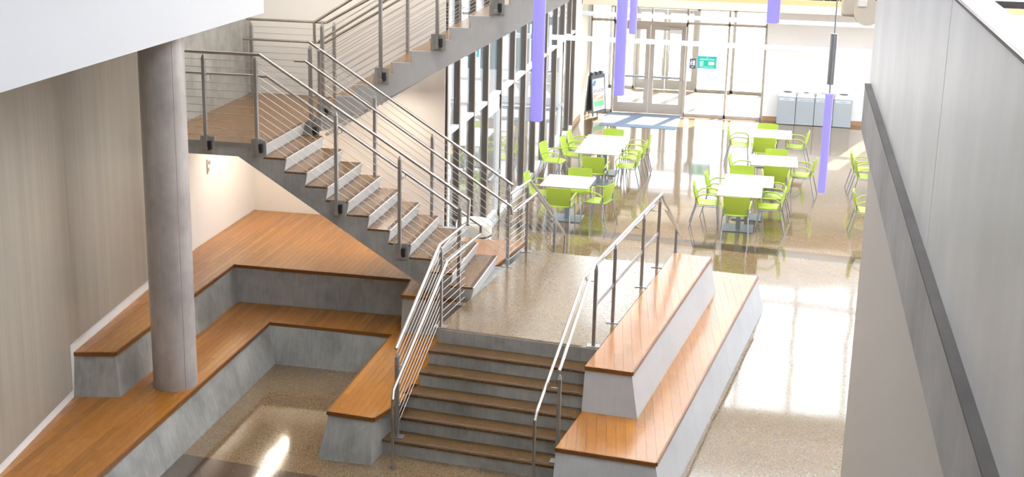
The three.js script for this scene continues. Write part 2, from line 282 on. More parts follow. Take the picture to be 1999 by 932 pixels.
// ------------------------------------------------------------------ wooden seating tiers on the window-less side
const WB = 0.045;                                     // boards on top of the concrete
{
  const t = thing('lower_seating_tier', 'lower oak topped concrete seating tier wrapping the sunken floor', 'seating');
  obj('concrete_base', [
    loft([[-6.53, -8], [-6.52, -17.35], [-8.3, -17.35], [-7.2, -8]], 0, [[-6.645, -8], [-6.67, -17.53], [-8.3, -17.53], [-7.2, -8]], T1 - WB),
    loft([[-8.3, -17.36], [-4.8, -17.28], [-4.0, -17.3], [-4.0, -18.6], [-8.3, -18.6]], 0, [[-8.3, -17.53], [-4.885, -17.45], [-4.0, -17.45], [-4.0, -18.6], [-8.3, -18.6]], T1 - WB),
    loft([[-4.957, -14.49], S(-0.1, -1.88), S(-0.1, 1.15), [-4.957, -17.6]], 0, [[-4.885, -14.69], S(-0.123, -1.742), S(-0.1, 1.15), [-4.885, -17.6]], T1 - WB)], M.concrete, t);
  planks(t, [[-6.645, -8], [-6.67, -17.53], [-6.67, -18.25], [-7.40, -18.25], [-7.41, -14.4], [-8.0, -14.4], [-7.93, -14.45], [-7.35, -10], [-7.25, -8]].slice(0, 4).concat([[-7.40, -14.48], [-7.935, -14.38], [-7.35, -10], [-7.24, -8]]), T1, 0, 0.085);
  planks(t, [[-6.672, -17.53], [-4.885, -17.45], [-4.886, -18.22], [-6.672, -18.25]], T1, 0, 0.085);
  planks(t, [[-4.885, -14.69], S(-0.123, -1.742), S(-0.02, -1.2), S(-0.02, 0.9), [-4.35, -17.57], [-4.78, -17.57], [-4.885, -18.2]], T1, 0, 0.085);
  edgeBoard(t, [-6.635, -8], [-6.66, -17.53], T1); edgeBoard(t, [-6.67, -17.52], [-4.885, -17.44], T1); edgeBoard(t, [-4.893, -17.45], [-4.893, -14.68], T1); edgeBoard(t, [-4.9, -14.68], S(-0.12, -1.752), T1); edgeBoard(t, S(-0.115, -1.745), S(-0.02, -1.2), T1);
}
{
  const t = thing('upper_seating_tier', 'upper oak topped concrete seating tier running under the stair flight', 'seating');
  obj('concrete_base', [
    loft([[-7.40, -14.49], [-7.40, -18.3], [-8.34, -18.3], [-7.94, -14.36]], T1, [[-7.475, -14.575], [-7.49, -18.34], [-8.34, -18.34], [-7.94, -14.457]], T2 - WB),
    loft([[-8.33, -18.23], [-4.95, -18.21], [-4.7, -21.34], [-8.33, -21.34]], 0, [[-8.33, -18.34], [-4.83, -18.29], [-4.7, -21.34], [-8.33, -21.34]], T2 - WB),
    loft([[-4.80, -17.56], [-4.0, -17.56], [-4.0, -18.9], [-4.83, -18.9]], T1 - 0.1, [[-4.775, -17.57], [-4.0, -17.57], [-4.0, -18.9], [-4.83, -18.9]], T2 - WB)], M.concrete, t);
  planks(t, [[-7.475, -14.575], [-7.49, -18.34], [-8.27, -18.34], [-7.935, -14.457]], T2, 0, 0.085);
  planks(t, [[-8.33, -18.342], [-4.83, -18.29], [-4.75, -19.3], [-5.2, -21.34], [-8.33, -21.34]], T2, 0, 0.085);
  planks(t, [[-4.775, -17.57], [-3.95, -17.57], [-3.95, -19.1], [-4.75, -19.3], [-4.83, -18.29]], T2, 0, 0.085);
  edgeBoard(t, [-7.467, -14.575], [-7.48, -18.34], T2); edgeBoard(t, [-7.49, -18.33], [-4.83, -18.28], T2); edgeBoard(t, [-4.783, -17.57], [-4.838, -18.29], T2); edgeBoard(t, [-4.785, -17.562], [-3.98, -17.562], T2); edgeBoard(t, [-7.94, -14.45], [-7.465, -14.567], T2);
}
// benches beside the front steps
function bench(name, label, u0, u1, v0, v1, y0, y1, bat, left) {
  const t = thing(name, label, 'bench'), f = bat;
  obj('concrete_base', loft([S(u0 + left, v0 - f), S(u1 + f * 1.05, v0 - f), S(u1 + f * 1.05, v1), S(u0 + left, v1)], y0, [S(u0, v0), S(u1, v0), S(u1, v1), S(u0, v1)], y1 - WB), M.concretePale, t);
  planks(t, [S(u0, v0), S(u1, v0), S(u1, v1), S(u0, v1)], y1, th, 0.112);
  edgeBoard(t, S(u0 - 0.005, v0 - 0.008), S(u1 + 0.005, v0 - 0.008), y1); edgeBoard(t, S(u1 + 0.008, v0), S(u1 + 0.008, v1), y1); return t;
}
bench('concrete_bench', 'upper oak topped concrete bench beside the platform', 2.08, 2.645, -0.585, 4.55, T1, T2, 0.105, 0);
bench('concrete_bench', 'lower and wider oak topped concrete bench on the polished floor', 2.09, 3.22, -1.8, 5.62, 0, T1, 0.125, 0);
{
  const t = thing('concrete_bench', 'reddish oak bench behind the foot of the stair flight', 'bench');
  obj('concrete_base', loft([[-3.8, -19.28], [-3.62, -20.62], [-4.75, -20.62], [-4.75, -19.28]], 0, [[-3.83, -19.28], [-3.65, -20.6], [-4.75, -20.6], [-4.75, -19.28]], T2 - WB), M.concrete, t);
  planks(t, [[-3.83, -19.28], [-3.65, -20.6], [-4.75, -20.6], [-4.75, -19.28]], T2, 0.12, 0.1);
  edgeBoard(t, [-3.825, -19.28], [-3.645, -20.6], T2); edgeBoard(t, [-4.0, -19.272], [-3.825, -19.272], T2);
}

// ------------------------------------------------------------------ platform and the steps up to it
{
  const t = thing('platform', 'raised brown aggregate platform at the head of the front steps', 'platform');
  obj('slab', slab([S(0, 0), S(2.076, 0), S(2.076, 3.89), S(0, 3.89)], 0, T2), M.concrete, t);
  obj('floor_finish', slab([S(-0.02, 0.012), S(2.076, 0.012), S(2.076, 3.88), S(-0.02, 3.88)], T2 - 0.02, T2 + 0.004), phys({ map: M.floor.map, roughness: 0.14, ior: 1.9, bumpMap: waveMap, bumpScale: 0.002 }), t);
  obj('stair_footing', slab([[-4.0, -17.575], [-3.7, -17.575], [-3.6, -19.2], [-4.0, -19.2]], 0, T2 + 0.002), M.concrete, t);
  obj('nosing', slab([S(0.02, 0.02), S(1.86, 0.02), S(1.86, 0.055), S(0.02, 0.055)], T2, T2 + 0.006), M.grit, t);
}
function steps(name, label, v0, dir, u0of, u1) {
  const t = thing(name, label, 'steps');
  for (let k = 1; k <= 5; k++) {
    const y = T2 - R * k, va = v0 + dir * 0.305 * (k - 1), vb = v0 + dir * 0.305 * k, u0 = u0of(k);
    const q = (a, b, A, B2) => [S(A, a), S(B2, a), S(B2, b), S(A, b)];
    obj('riser', slab(q(va, vb, u0, u1), 0, y - 0.03), M.concrete, t);
    obj('tread', slab(q(va - dir * 0.02, vb + dir * 0.012, u0, u1), y - 0.03, y), M.treadDark, t);
    obj('nosing', slab(q(vb - dir * 0.05, vb - dir * 0.012, u0 + 0.1, u1 - 0.05), y, y + 0.004), M.grit, t);
  }
}
steps('front_steps', 'wide aggregate steps with concrete risers climbing to the platform', 0, -1, (k) => (k === 5 ? -0.12 : k >= 3 ? -0.10 : 0), 2.085);
steps('entrance_side_steps', 'aggregate steps dropping from the platform toward the tables', 3.89, 1, () => 0, 2.07);

// ------------------------------------------------------------------ stair flights
const F1 = { x0: -6.675, run: 0.2875, z0: -17.57, z1: -19.16 }, F2 = { x0: -6.60, run: 0.2825, z0: -19.5, z1: -21.05 };
const nose1 = (x) => LAND - (x - F1.x0) * R / F1.run, nose2 = (x) => LAND + R + (x - F2.x0) * R / F2.run;
{
  const t = thing('lower_stair_flight', 'concrete stair flight from the platform up to the landing', 'stairs');
  const prof = [[-8.32, LAND - 0.03], [F1.x0, LAND - 0.03]];
  for (let i = 0; i < 11; i++) { const x = F1.x0 + i * F1.run, y = LAND - i * R; prof.push([x - 0.035, y - R - 0.02 + 0.0]); prof.push([x + F1.run, y - R - 0.03]); }
  prof.length = 2; for (let i = 0; i < 10; i++) { const x = F1.x0 + i * F1.run, y = LAND - (i + 1) * R - 0.028; prof.push([x - 0.03, y], [x + F1.run, y]); }
  prof.push([-3.84, T2], [-4.26, T2], [-7.06, 2.835], [-8.32, 2.835]);
  obj('stringer', profileZ(prof, F1.z0, F1.z1), M.concrete, t);
  obj('landing_slab', box(-8.31, F1.x0, 2.835, LAND - 0.03, F1.z1 - 0.002, -21.34), M.concrete, t);
  obj('landing_floor', slab([[-8.31, F1.z0], [F1.x0 + 0.004, F1.z0], [F1.x0 + 0.004, -21.34], [-8.31, -21.34]], LAND - 0.03, LAND), M.tread, t);
  obj('landing_edge', box(-8.31, F1.x0, LAND - 0.05, LAND + 0.004, F1.z0, F1.z0 + 0.012), M.post, t);
  for (let i = 0; i < 11; i++) {                       // riser and tread below each nosing
    const x = F1.x0 + i * F1.run, y = LAND - i * R;
    obj('riser', profileZ([[x + 0.012, y - 0.004], [x - 0.026, y - R], [x - 0.04, y - R], [x - 0.005, y - 0.004]], F1.z0 - 0.004, F1.z1 + 0.004), M.riser, t);
    if (i < 10) { obj('tread', box(x - 0.03, x + F1.run - 0.004, y - R - 0.028, y - R, F1.z0 - 0.006, F1.z1 + 0.006), M.tread, t); }
    obj('nosing', box(x - 0.055, x - 0.012, y, y + 0.003, F1.z0 - 0.06, F1.z1 + 0.03), M.grit, t);
  }
}
{
  const t = thing('upper_stair_flight', 'concrete stair flight rising from the landing in front of the glass', 'stairs');
  const prof = [[F2.x0 - 0.02, LAND - 0.2]], n = 13;
  for (let i = 0; i < n; i++) { const x = F2.x0 + i * F2.run, y = LAND + (i + 1) * R; prof.push([x + (i ? 0.03 : -0.02), y - R - (i ? 0.0 : 0.2)], [x, y]); }
  prof.shift(); const xe = F2.x0 + n * F2.run; prof.push([xe, FL2], [xe, FL2 - 0.46], [F2.x0 + 0.18, LAND - 0.15]);
  obj('stringer', profileZ(prof, F2.z0, F2.z0 - 0.03), M.concretePale, t);
  obj('flight_slab', profileZ([[F2.x0 + 0.2, LAND - 0.12], [xe, FL2 - 0.44], [xe, FL2 - 0.2], [F2.x0, LAND - 0.0]], F2.z0 - 0.03, F2.z1), M.concrete, t);
  for (let i = 0; i < n; i++) {
    const x = F2.x0 + i * F2.run, y = LAND + (i + 1) * R;
    obj('tread', box(x - 0.012, x + F2.run + 0.03, y - 0.03, y - 0.002, F2.z0 - 0.03, F2.z1), M.tread, t);
    obj('riser', box(x, x + 0.03, y - R, y - 0.03, F2.z0 - 0.03, F2.z1), M.tan, t);
  }
  obj('stringer_rail', bar([F2.x0 + 0.12, nose2(F2.x0 + 0.12) - 0.50, F2.z0 - 0.05], [xe, nose2(xe) - 0.50, F2.z0 - 0.05], 0.04, 0.045), M.alu, t);
  obj('upper_floor_edge', box(xe, xe + 2.2, FL2 - 0.34, FL2, F2.z0, F2.z1), M.concretePale, t);
}

// ------------------------------------------------------------------ railings
function postGeo(x, z, y0, y1, w = 0.042, d = 0.062) {
  return [rbox(x - w / 2, x + w / 2, y0, y1 - 0.05, z - d / 2, z + d / 2, 0.003, 1), loft([[x - w / 2, z - d / 2], [x + w / 2, z - d / 2], [x + w / 2, z + d / 2], [x - w / 2, z + d / 2]], y1 - 0.05, [[x - 0.008, z - 0.008], [x + 0.008, z - 0.008], [x + 0.008, z + 0.008], [x - 0.008, z + 0.008]], y1)];
}
function post(t, x, z, y0, y1, how, turn) {
  const p = obj('post', postGeo(x, z, y0, y1), M.post, t);
  if (how === 'foot') obj('base_plate', slab([[x - 0.08, z - 0.06], [x + 0.08, z - 0.06], [x + 0.08, z + 0.06], [x - 0.08, z + 0.06]], y0, y0 + 0.012), M.post, p);
  if (how === 'side') { obj('mount_plate', rbox(x - 0.10, x + 0.11, y0 - 0.03, y0 + 0.2, z - 0.045, z - 0.032, 0.003, 1), M.concrete, p); obj('bracket', rbox(x + 0.022, x + 0.07, y0 + 0.02, y0 + 0.14, z - 0.035, z + 0.02, 0.003, 1), M.black, p); obj('clamp', rbox(x - 0.03, x + 0.03, y0, y0 + 0.05, z - 0.035, z + 0.036, 0.003, 1), M.post, p); }
  return p;
}
function cables(t, nodes, offs) { for (const o of offs) obj('cable', pipe(nodes.map(([x, y, z]) => [x, y + o, z]), 0.0042, 5), M.cable, t); }
const OFF = (n, a, b) => Array.from({ length: n }, (_, i) => a + (b - a) * i / (n - 1));
const RR = 0.0215, GU = 1.21, HR = 0.905;
{ // guard on the open side of the lower flight and the landing
  const t = thing('stair_railing', 'steel cable railing along the open side of the landing and lower flight', 'railing'), z = F1.z0 + 0.05, zi = F1.z0 - 0.05;
  for (const x of [-7.49, -6.765]) post(t, x, z, LAND - 0.13, LAND + 1.17, 'side');
  for (const x of [-5.67, -4.80]) post(t, x, z, nose1(x) - 0.27, nose1(x) + 1.13, 'side');
  post(t, -3.95, -17.36, T2, nose1(-3.95) + 1.1, 'foot');
  const xe = -3.86;
  obj('top_rail', pipe([[-8.25, LAND + GU - 0.006, z], [-6.70, LAND + GU - 0.006, z], [xe, nose1(xe) + GU - 0.03, z], [xe + 0.01, T2 + 1.09, -17.42]], RR), M.steel, t);
  obj('handrail', pipe([[-8.25, LAND + HR, zi], [-6.64, LAND + HR, zi], [-3.9, nose1(-3.9) + HR, zi], [-3.72, nose1(-3.72) + HR - 0.0, zi], [-3.72, T2 + 0.92, zi]], RR - 0.002), M.steel, t);
  for (const x of [-7.49, -5.67, -4.8]) { const y = (x < -6.7 ? LAND : nose1(x)) + HR - 0.05; obj('handrail_bracket', pipe([[x + 0.03, y - 0.03, z], [x + 0.05, y - 0.03, zi], [x + 0.05, y + 0.04, zi]], 0.007, 6), M.steel, t); }
  cables(t, [[-8.25, LAND, z], [-6.72, LAND, z], [-3.95, nose1(-3.95) - 0.02, z]], OFF(11, 0.09, 1.11));
}
{ // guard between the two flights, on the far side of the lower flight
  const t = thing('stair_railing', 'steel cable railing along the inner side of the lower flight', 'railing'), z = F1.z1 - 0.02, zi = F1.z1 + 0.06;
  post(t, -6.44, z, LAND - 0.1, LAND + 1.1); post(t, -6.58, z, LAND - 0.2, LAND + 1.12, 'side');
  for (const x of [-5.625, -4.775]) post(t, x, z, nose1(x) - 0.3, nose1(x) + 1.12);
  obj('top_rail', pipe([[-6.58, LAND + GU - 0.05, z], [-3.6, nose1(-3.6) + GU - 0.03, z]], RR), M.steel, t);
  obj('handrail', pipe([[-6.78, LAND + HR - 0.005, zi], [-6.62, LAND + HR - 0.005, zi], [-3.6, nose1(-3.6) + HR - 0.02, zi], [-3.58, T2 + 0.83, zi]], RR - 0.002), M.steel, t);
  for (const x of [-5.625, -4.775]) { const y = nose1(x) + HR - 0.05; obj('handrail_bracket', pipe([[x, y - 0.03, z], [x, y - 0.03, zi], [x, y + 0.04, zi]], 0.007, 6), M.steel, t); }
  cables(t, [[-6.5, LAND - 0.05, z], [-3.64, nose1(-3.64) - 0.05, z]], OFF(11, 0.09, 1.11));
}
{ // guards of the upper flight
  const t = thing('stair_railing', 'steel cable railing on the open side of the upper flight', 'railing'), z = F2.z0 + 0.05, zi = F2.z0 - 0.06, xe = -3.0;
  for (const x of [-6.485, -5.614, -4.782, -3.937]) post(t, x, z, nose2(x) - 0.2, nose2(x) + 1.16, 'side');
  obj('top_rail', pipe([[-6.60, nose2(-6.6) + 0.95, z], [-6.60, nose2(-6.6) + 1.235, z], [xe, nose2(xe) + 1.235, z]], RR), M.steel, t);
  obj('handrail', pipe([[-6.57, nose2(-6.57) + 0.93, zi], [xe, nose2(xe) + 0.93, zi]], RR - 0.002), M.steel, t);
  cables(t, [[-6.49, nose2(-6.49), z], [xe, nose2(xe), z]], OFF(11, 0.05, 1.12));
}
{
  const t = thing('stair_railing', 'steel cable railing in front of the white wall behind the landing', 'railing'), z = F2.z1 - 0.02, zi = F2.z1 + 0.06, xe = -3.0;
  post(t, -8.19, z, LAND, LAND + 1.15, 'foot'); post(t, -6.83, z, LAND, LAND + 1.22, 'foot');
  for (const x of [-5.65, -4.82]) post(t, x, z, nose2(x) - 0.02, nose2(x) + 1.16);
  obj('top_rail', pipe([[-8.25, LAND + GU, z], [-6.95, LAND + GU, z], [xe, LAND + GU + (xe + 6.95) * 0.565, z]], RR), M.steel, t);
  obj('handrail', pipe([[-8.29, LAND + HR, zi], [-6.95, LAND + HR, zi], [xe, LAND + HR + (xe + 6.95) * 0.6, zi]], RR - 0.002), M.steel, t);
  cables(t, [[-8.2, LAND, z], [-6.95, LAND, z], [xe, LAND + (xe + 6.95) * 0.59, z]], OFF(11, 0.09, 1.1));
}
const sl = R / 0.305, PL = T2;
{ // platform and front steps, wooden tier side
  const t = thing('step_railing', 'steel cable railing between the front steps and the short oak seat', 'railing');
  const pt = (u, v, y0, y1, how) => { const [x, z] = S(u, v); return post(t, x, z, y0, y1, how); };
  pt(0.01, 0.08, PL, PL + 1.04, 'foot'); pt(0.03, -1.40, R, R + 1.06, 'foot');
  obj('top_rail', pipe([S3(-0.03, PL + 1.1, 1.12), S3(0.0, PL + 1.09, 0.05), S3(0.03, 1.30, -1.43)], RR), M.steel, t);
  obj('handrail', pipe([S3(0.1, PL + 0.92, 1.3), S3(0.12, PL + 0.9, 0.0), S3(0.15, 0.93, -1.80), S3(0.17, 0.85, -1.87), S3(0.17, 0.005, -1.87)], RR - 0.002), M.steel, t);
  obj('floor_flange', (() => { const g = new THREE.CylinderGeometry(0.05, 0.05, 0.012, 20); g.translate(...S3(0.17, 0.006, -1.87)); return g.toNonIndexed(); })(), M.steel, t);
  for (const [v, y] of [[0.08, PL + 0.86], [-1.4, 1.07]]) obj('handrail_bracket', pipe([S3(0.02, y, v), S3(0.12, y, v), S3(0.12, y + 0.06, v)], 0.007, 6), M.steel, t);
  cables(t, [S3(-0.02, PL, 1.05), S3(0.01, PL, 0.06), S3(0.03, PL - 1.42 * sl - 0.02, -1.40)], OFF(11, 0.1, 1.02));
}
{ // far end of the platform, beside the stair foot
  const t = thing('step_railing', 'steel cable railing between the platform and the reddish bench', 'railing');
  const pt = (u, v, y0, y1, how) => { const [x, z] = S(u, v); return post(t, x, z, y0, y1, how); };
  pt(-0.03, 2.92, PL, PL + 1.22, 'foot'); pt(-0.01, 3.77, PL, PL + 1.04, 'foot'); pt(0.0, 5.25, R, R + 1.02, 'foot');
  obj('top_rail', pipe([S3(-0.02, PL + 1.08, 2.95), S3(0.0, PL + 1.09, 3.82), S3(0.0, 1.33, 5.2)], RR), M.steel, t);
  obj('handrail', pipe([S3(0.06, PL + 0.84, 2.87), S3(0.1, PL + 0.9, 3.85), S3(0.1, 1.0, 5.4), S3(0.1, 0.9, 5.5), S3(0.1, 0.0, 5.5)], RR - 0.002), M.steel, t);
  for (const v of [3.0, 3.77]) obj('handrail_bracket', pipe([S3(0, PL + 0.8, v), S3(0.09, PL + 0.8, v), S3(0.09, PL + 0.87, v)], 0.007, 6), M.steel, t);
  cables(t, [S3(-0.02, PL, 2.95), S3(-0.01, PL, 3.8), S3(0.0, PL - 1.45 * sl, 5.25)], OFF(11, 0.1, 1.02));
}
{ // bench side
  const t = thing('step_railing', 'steel post and bar railing beside the upper oak bench', 'railing');
  const pt = (u, v, y0, y1, how) => { const [x, z] = S(u, v); return post(t, x, z, y0, y1, how); };
  for (const v of [0.1, 1.06, 2.70, 3.72]) pt(2.0, v, PL, PL + 1.04, 'foot');
  pt(2.0, -1.40, R, R + 1.06, 'foot'); pt(2.0, 5.1, R * 2, R * 2 + 1.02, 'foot');
  obj('top_rail', pipe([S3(2.0, 1.30, -1.43), S3(2.0, PL + 1.08, 0.0), S3(2.0, PL + 1.08, 3.8), S3(2.0, 1.33, 5.1)], RR), M.steel, t);
  obj('handrail', pipe([S3(1.86, 0.005, -1.87), S3(1.86, 0.85, -1.87), S3(1.86, 0.93, -1.80), S3(1.88, PL + 0.9, 0.0), S3(1.9, PL + 0.9, 3.8), S3(2.1, PL + 0.9, 3.85), S3(2.1, 1.0, 5.35), S3(2.1, 0.1, 5.5)].slice(0, 5), RR - 0.002), M.steel, t);
  obj('handrail_end', pipe([S3(2.09, PL + 0.86, 3.74), S3(2.09, 1.12, 5.2)], RR - 0.002), M.steel, t);
  obj('mid_rail', [bar(S3(2.0, PL + 0.52, 0.1), S3(2.0, PL + 0.52, 3.72), 0.012, 0.05)], M.post, t);
  for (const [v, y] of [[-1.4, 1.07], [0.1, PL + 0.83], [1.06, PL + 0.84], [2.7, PL + 0.84], [3.72, PL + 0.84]]) obj('handrail_bracket', pipe([S3(2.0, y, v), S3(1.88, y, v), S3(1.88, y + 0.05, v)], 0.007, 6), M.steel, t);
}

// ------------------------------------------------------------------ column, left bulkhead, right parapet
{
  const t = thing('column', 'round polished concrete column standing on the lower oak tier', 'column', [-6.944, T1, -15.05]); t.userData.kind = 'structure';
  const g = new THREE.CylinderGeometry(0.262, 0.262, 4.4, 72, 1); g.translate(0, 2.2, 0); const uv = g.attributes.uv; for (let i = 0; i < uv.count; i++) uv.setXY(i, uv.getX(i) * 1.65, uv.getY(i) * 4.4);
  obj('shaft', g, M.columnConcrete, t);
  for (const a of [0.9, 3.99]) { const s = new THREE.CylinderGeometry(0.0045, 0.0045, 4.4, 8); s.translate(0.2615 * Math.sin(a), 2.2, 0.2615 * Math.cos(a)); obj('form_seam', s, M.columnConcrete, t); }
}
struct('wall_bulkhead', [box(-6.85, -6.6, 4.79, 6.42, 2, -17.45), slab([[-6.85, 2], [-6.85, -17.45], [-8.32, -17.45], [-8.32, -15], [-7.3, 2]], 4.79, FL2)], M.bulk, 'smooth white upper floor edge passing in front of the column head', 'wall');
{
  const W0 = -10.44, t = thing('parapet', 'grey parapet panels above a concrete ledge and beige wall', 'parapet'); t.userData.kind = 'structure';
  obj('lower_wall', box(0.70, 4, 0, 5.0, 2, W0 - 0.02), M.beige, t);
  obj('ledge_band', box(0.62, 1.2, 5.0, FL2 - 0.012, 2, W0 - 0.06), M.band, t);
  obj('ledge_top', box(0.618, 0.70, FL2 - 0.012, FL2, 2, W0 - 0.06), M.ledge, t);
  for (const [a, b] of [[2, -2.12], [-2.132, -5.93], [-5.942, W0 - 0.25]]) obj('parapet_panel', rbox(0.662, 0.74, FL2 - 0.01, 6.405, a, b, 0.003, 1), M.parapet, t);
  obj('parapet_core', box(0.71, 0.74, FL2, 6.40, 2, W0 - 0.2), M.band, t);
  obj('sealant_line', box(0.656, 0.73, 6.403, 6.413, 2, W0 - 0.26), M.black, t);
  obj('cap', rbox(0.655, 0.775, 6.413, 6.428, 2, W0 - 0.26, 0.004, 2), std({ color: lin(0.34, 0.32, 0.31), metalness: 1, roughness: 0.2 }), t);
  obj('upper_floor', box(0.74, 10, 5.0, FL2, ZR(), W0 - 0.2), M.floor, t);
  function ZR() { return 4.4; }
}
struct('floor_upper', box(-6.6, 0.62, 5.0, FL2, 4.4, -1.2), M.floor, 'upper floor walkway under the viewer', 'floor');

// ------------------------------------------------------------------ glass wall beside the tables
{
  const x = -5.12, t = struct('window_1', null, null, 'tall glass wall with deep dark mullions beside the tables', 'window');
  const zs = [-21.42, -22.28, -23.42, -24.55, -25.78, -27.05, -28.3, -29.6, -30.9, -32.3, -33.35, -34.45, -35.2], YT = 5.6, TR = 2.52;
  zs.forEach((z, i) => { obj('mullion', [box(x - 0.065, x + 0.028, 0, YT, z - 0.03, z + 0.03)], M.bronze, t); obj('mullion_cap', box(x + 0.028, x + 0.04, 0, YT, z - 0.034, z + 0.034), M.bronzeCap, t); });
  for (let i = 0; i < zs.length - 1; i++) {
    const a = zs[i] - 0.032, b = zs[i + 1] + 0.032;
    obj('transom', box(x - 0.065, x + 0.03, TR - 0.06, TR, a, b), M.alu, t); obj('sill', box(x - 0.065, x + 0.03, 0, 0.09, a, b), M.alu, t); obj('transom', box(x - 0.065, x + 0.03, YT - 0.1, YT, a, b), M.alu, t);
    obj('pane', box(x - 0.035, x - 0.028, 0.09, TR - 0.06, a, b), M.glass, t); obj('pane', box(x - 0.035, x - 0.028, TR, YT - 0.1, a, b), M.glass, t);
  }
  // door leaves set into the glass wall
  for (const [a, b] of [[-24.58, -25.74], [-32.35, -33.32]]) {
    const d = struct('door_' + (a > -30 ? 3 : 4), null, null, a > -30 ? 'glazed door in the glass wall nearest the stairs' : 'glazed door in the glass wall nearest the entrance', 'door');
    obj('stile', [box(x - 0.04, x + 0.02, 0.02, TR - 0.08, a, a - 0.07), box(x - 0.04, x + 0.02, 0.02, TR - 0.08, b, b + 0.07)], M.alu, d); obj('rail', [box(x - 0.04, x + 0.02, 0.02, 0.22, a, b), box(x - 0.04, x + 0.02, TR - 0.34, TR - 0.08, a, b)], M.alu, d);
    obj('panic_bar', [box(x + 0.03, x + 0.075, 0.98, 1.03, a - 0.08, b + 0.08)], M.lampMetal, d);
  }
  struct('wall_pier', [box(x - 0.3, x, 0, CEIL, -35.24, -37.9), box(x - 0.3, x, YT, CEIL, -21.4, -35.3)], std({ color: lin(0.66, 0.64, 0.56), roughness: 0.7 }), 'cream pier between the glass wall and the entrance', 'wall');
  struct('baseboard_left', box(x, x + 0.015, 0, 0.12, -35.26, -37.8), M.baseboard, 'tan baseboard of the cream pier', 'baseboard');
}

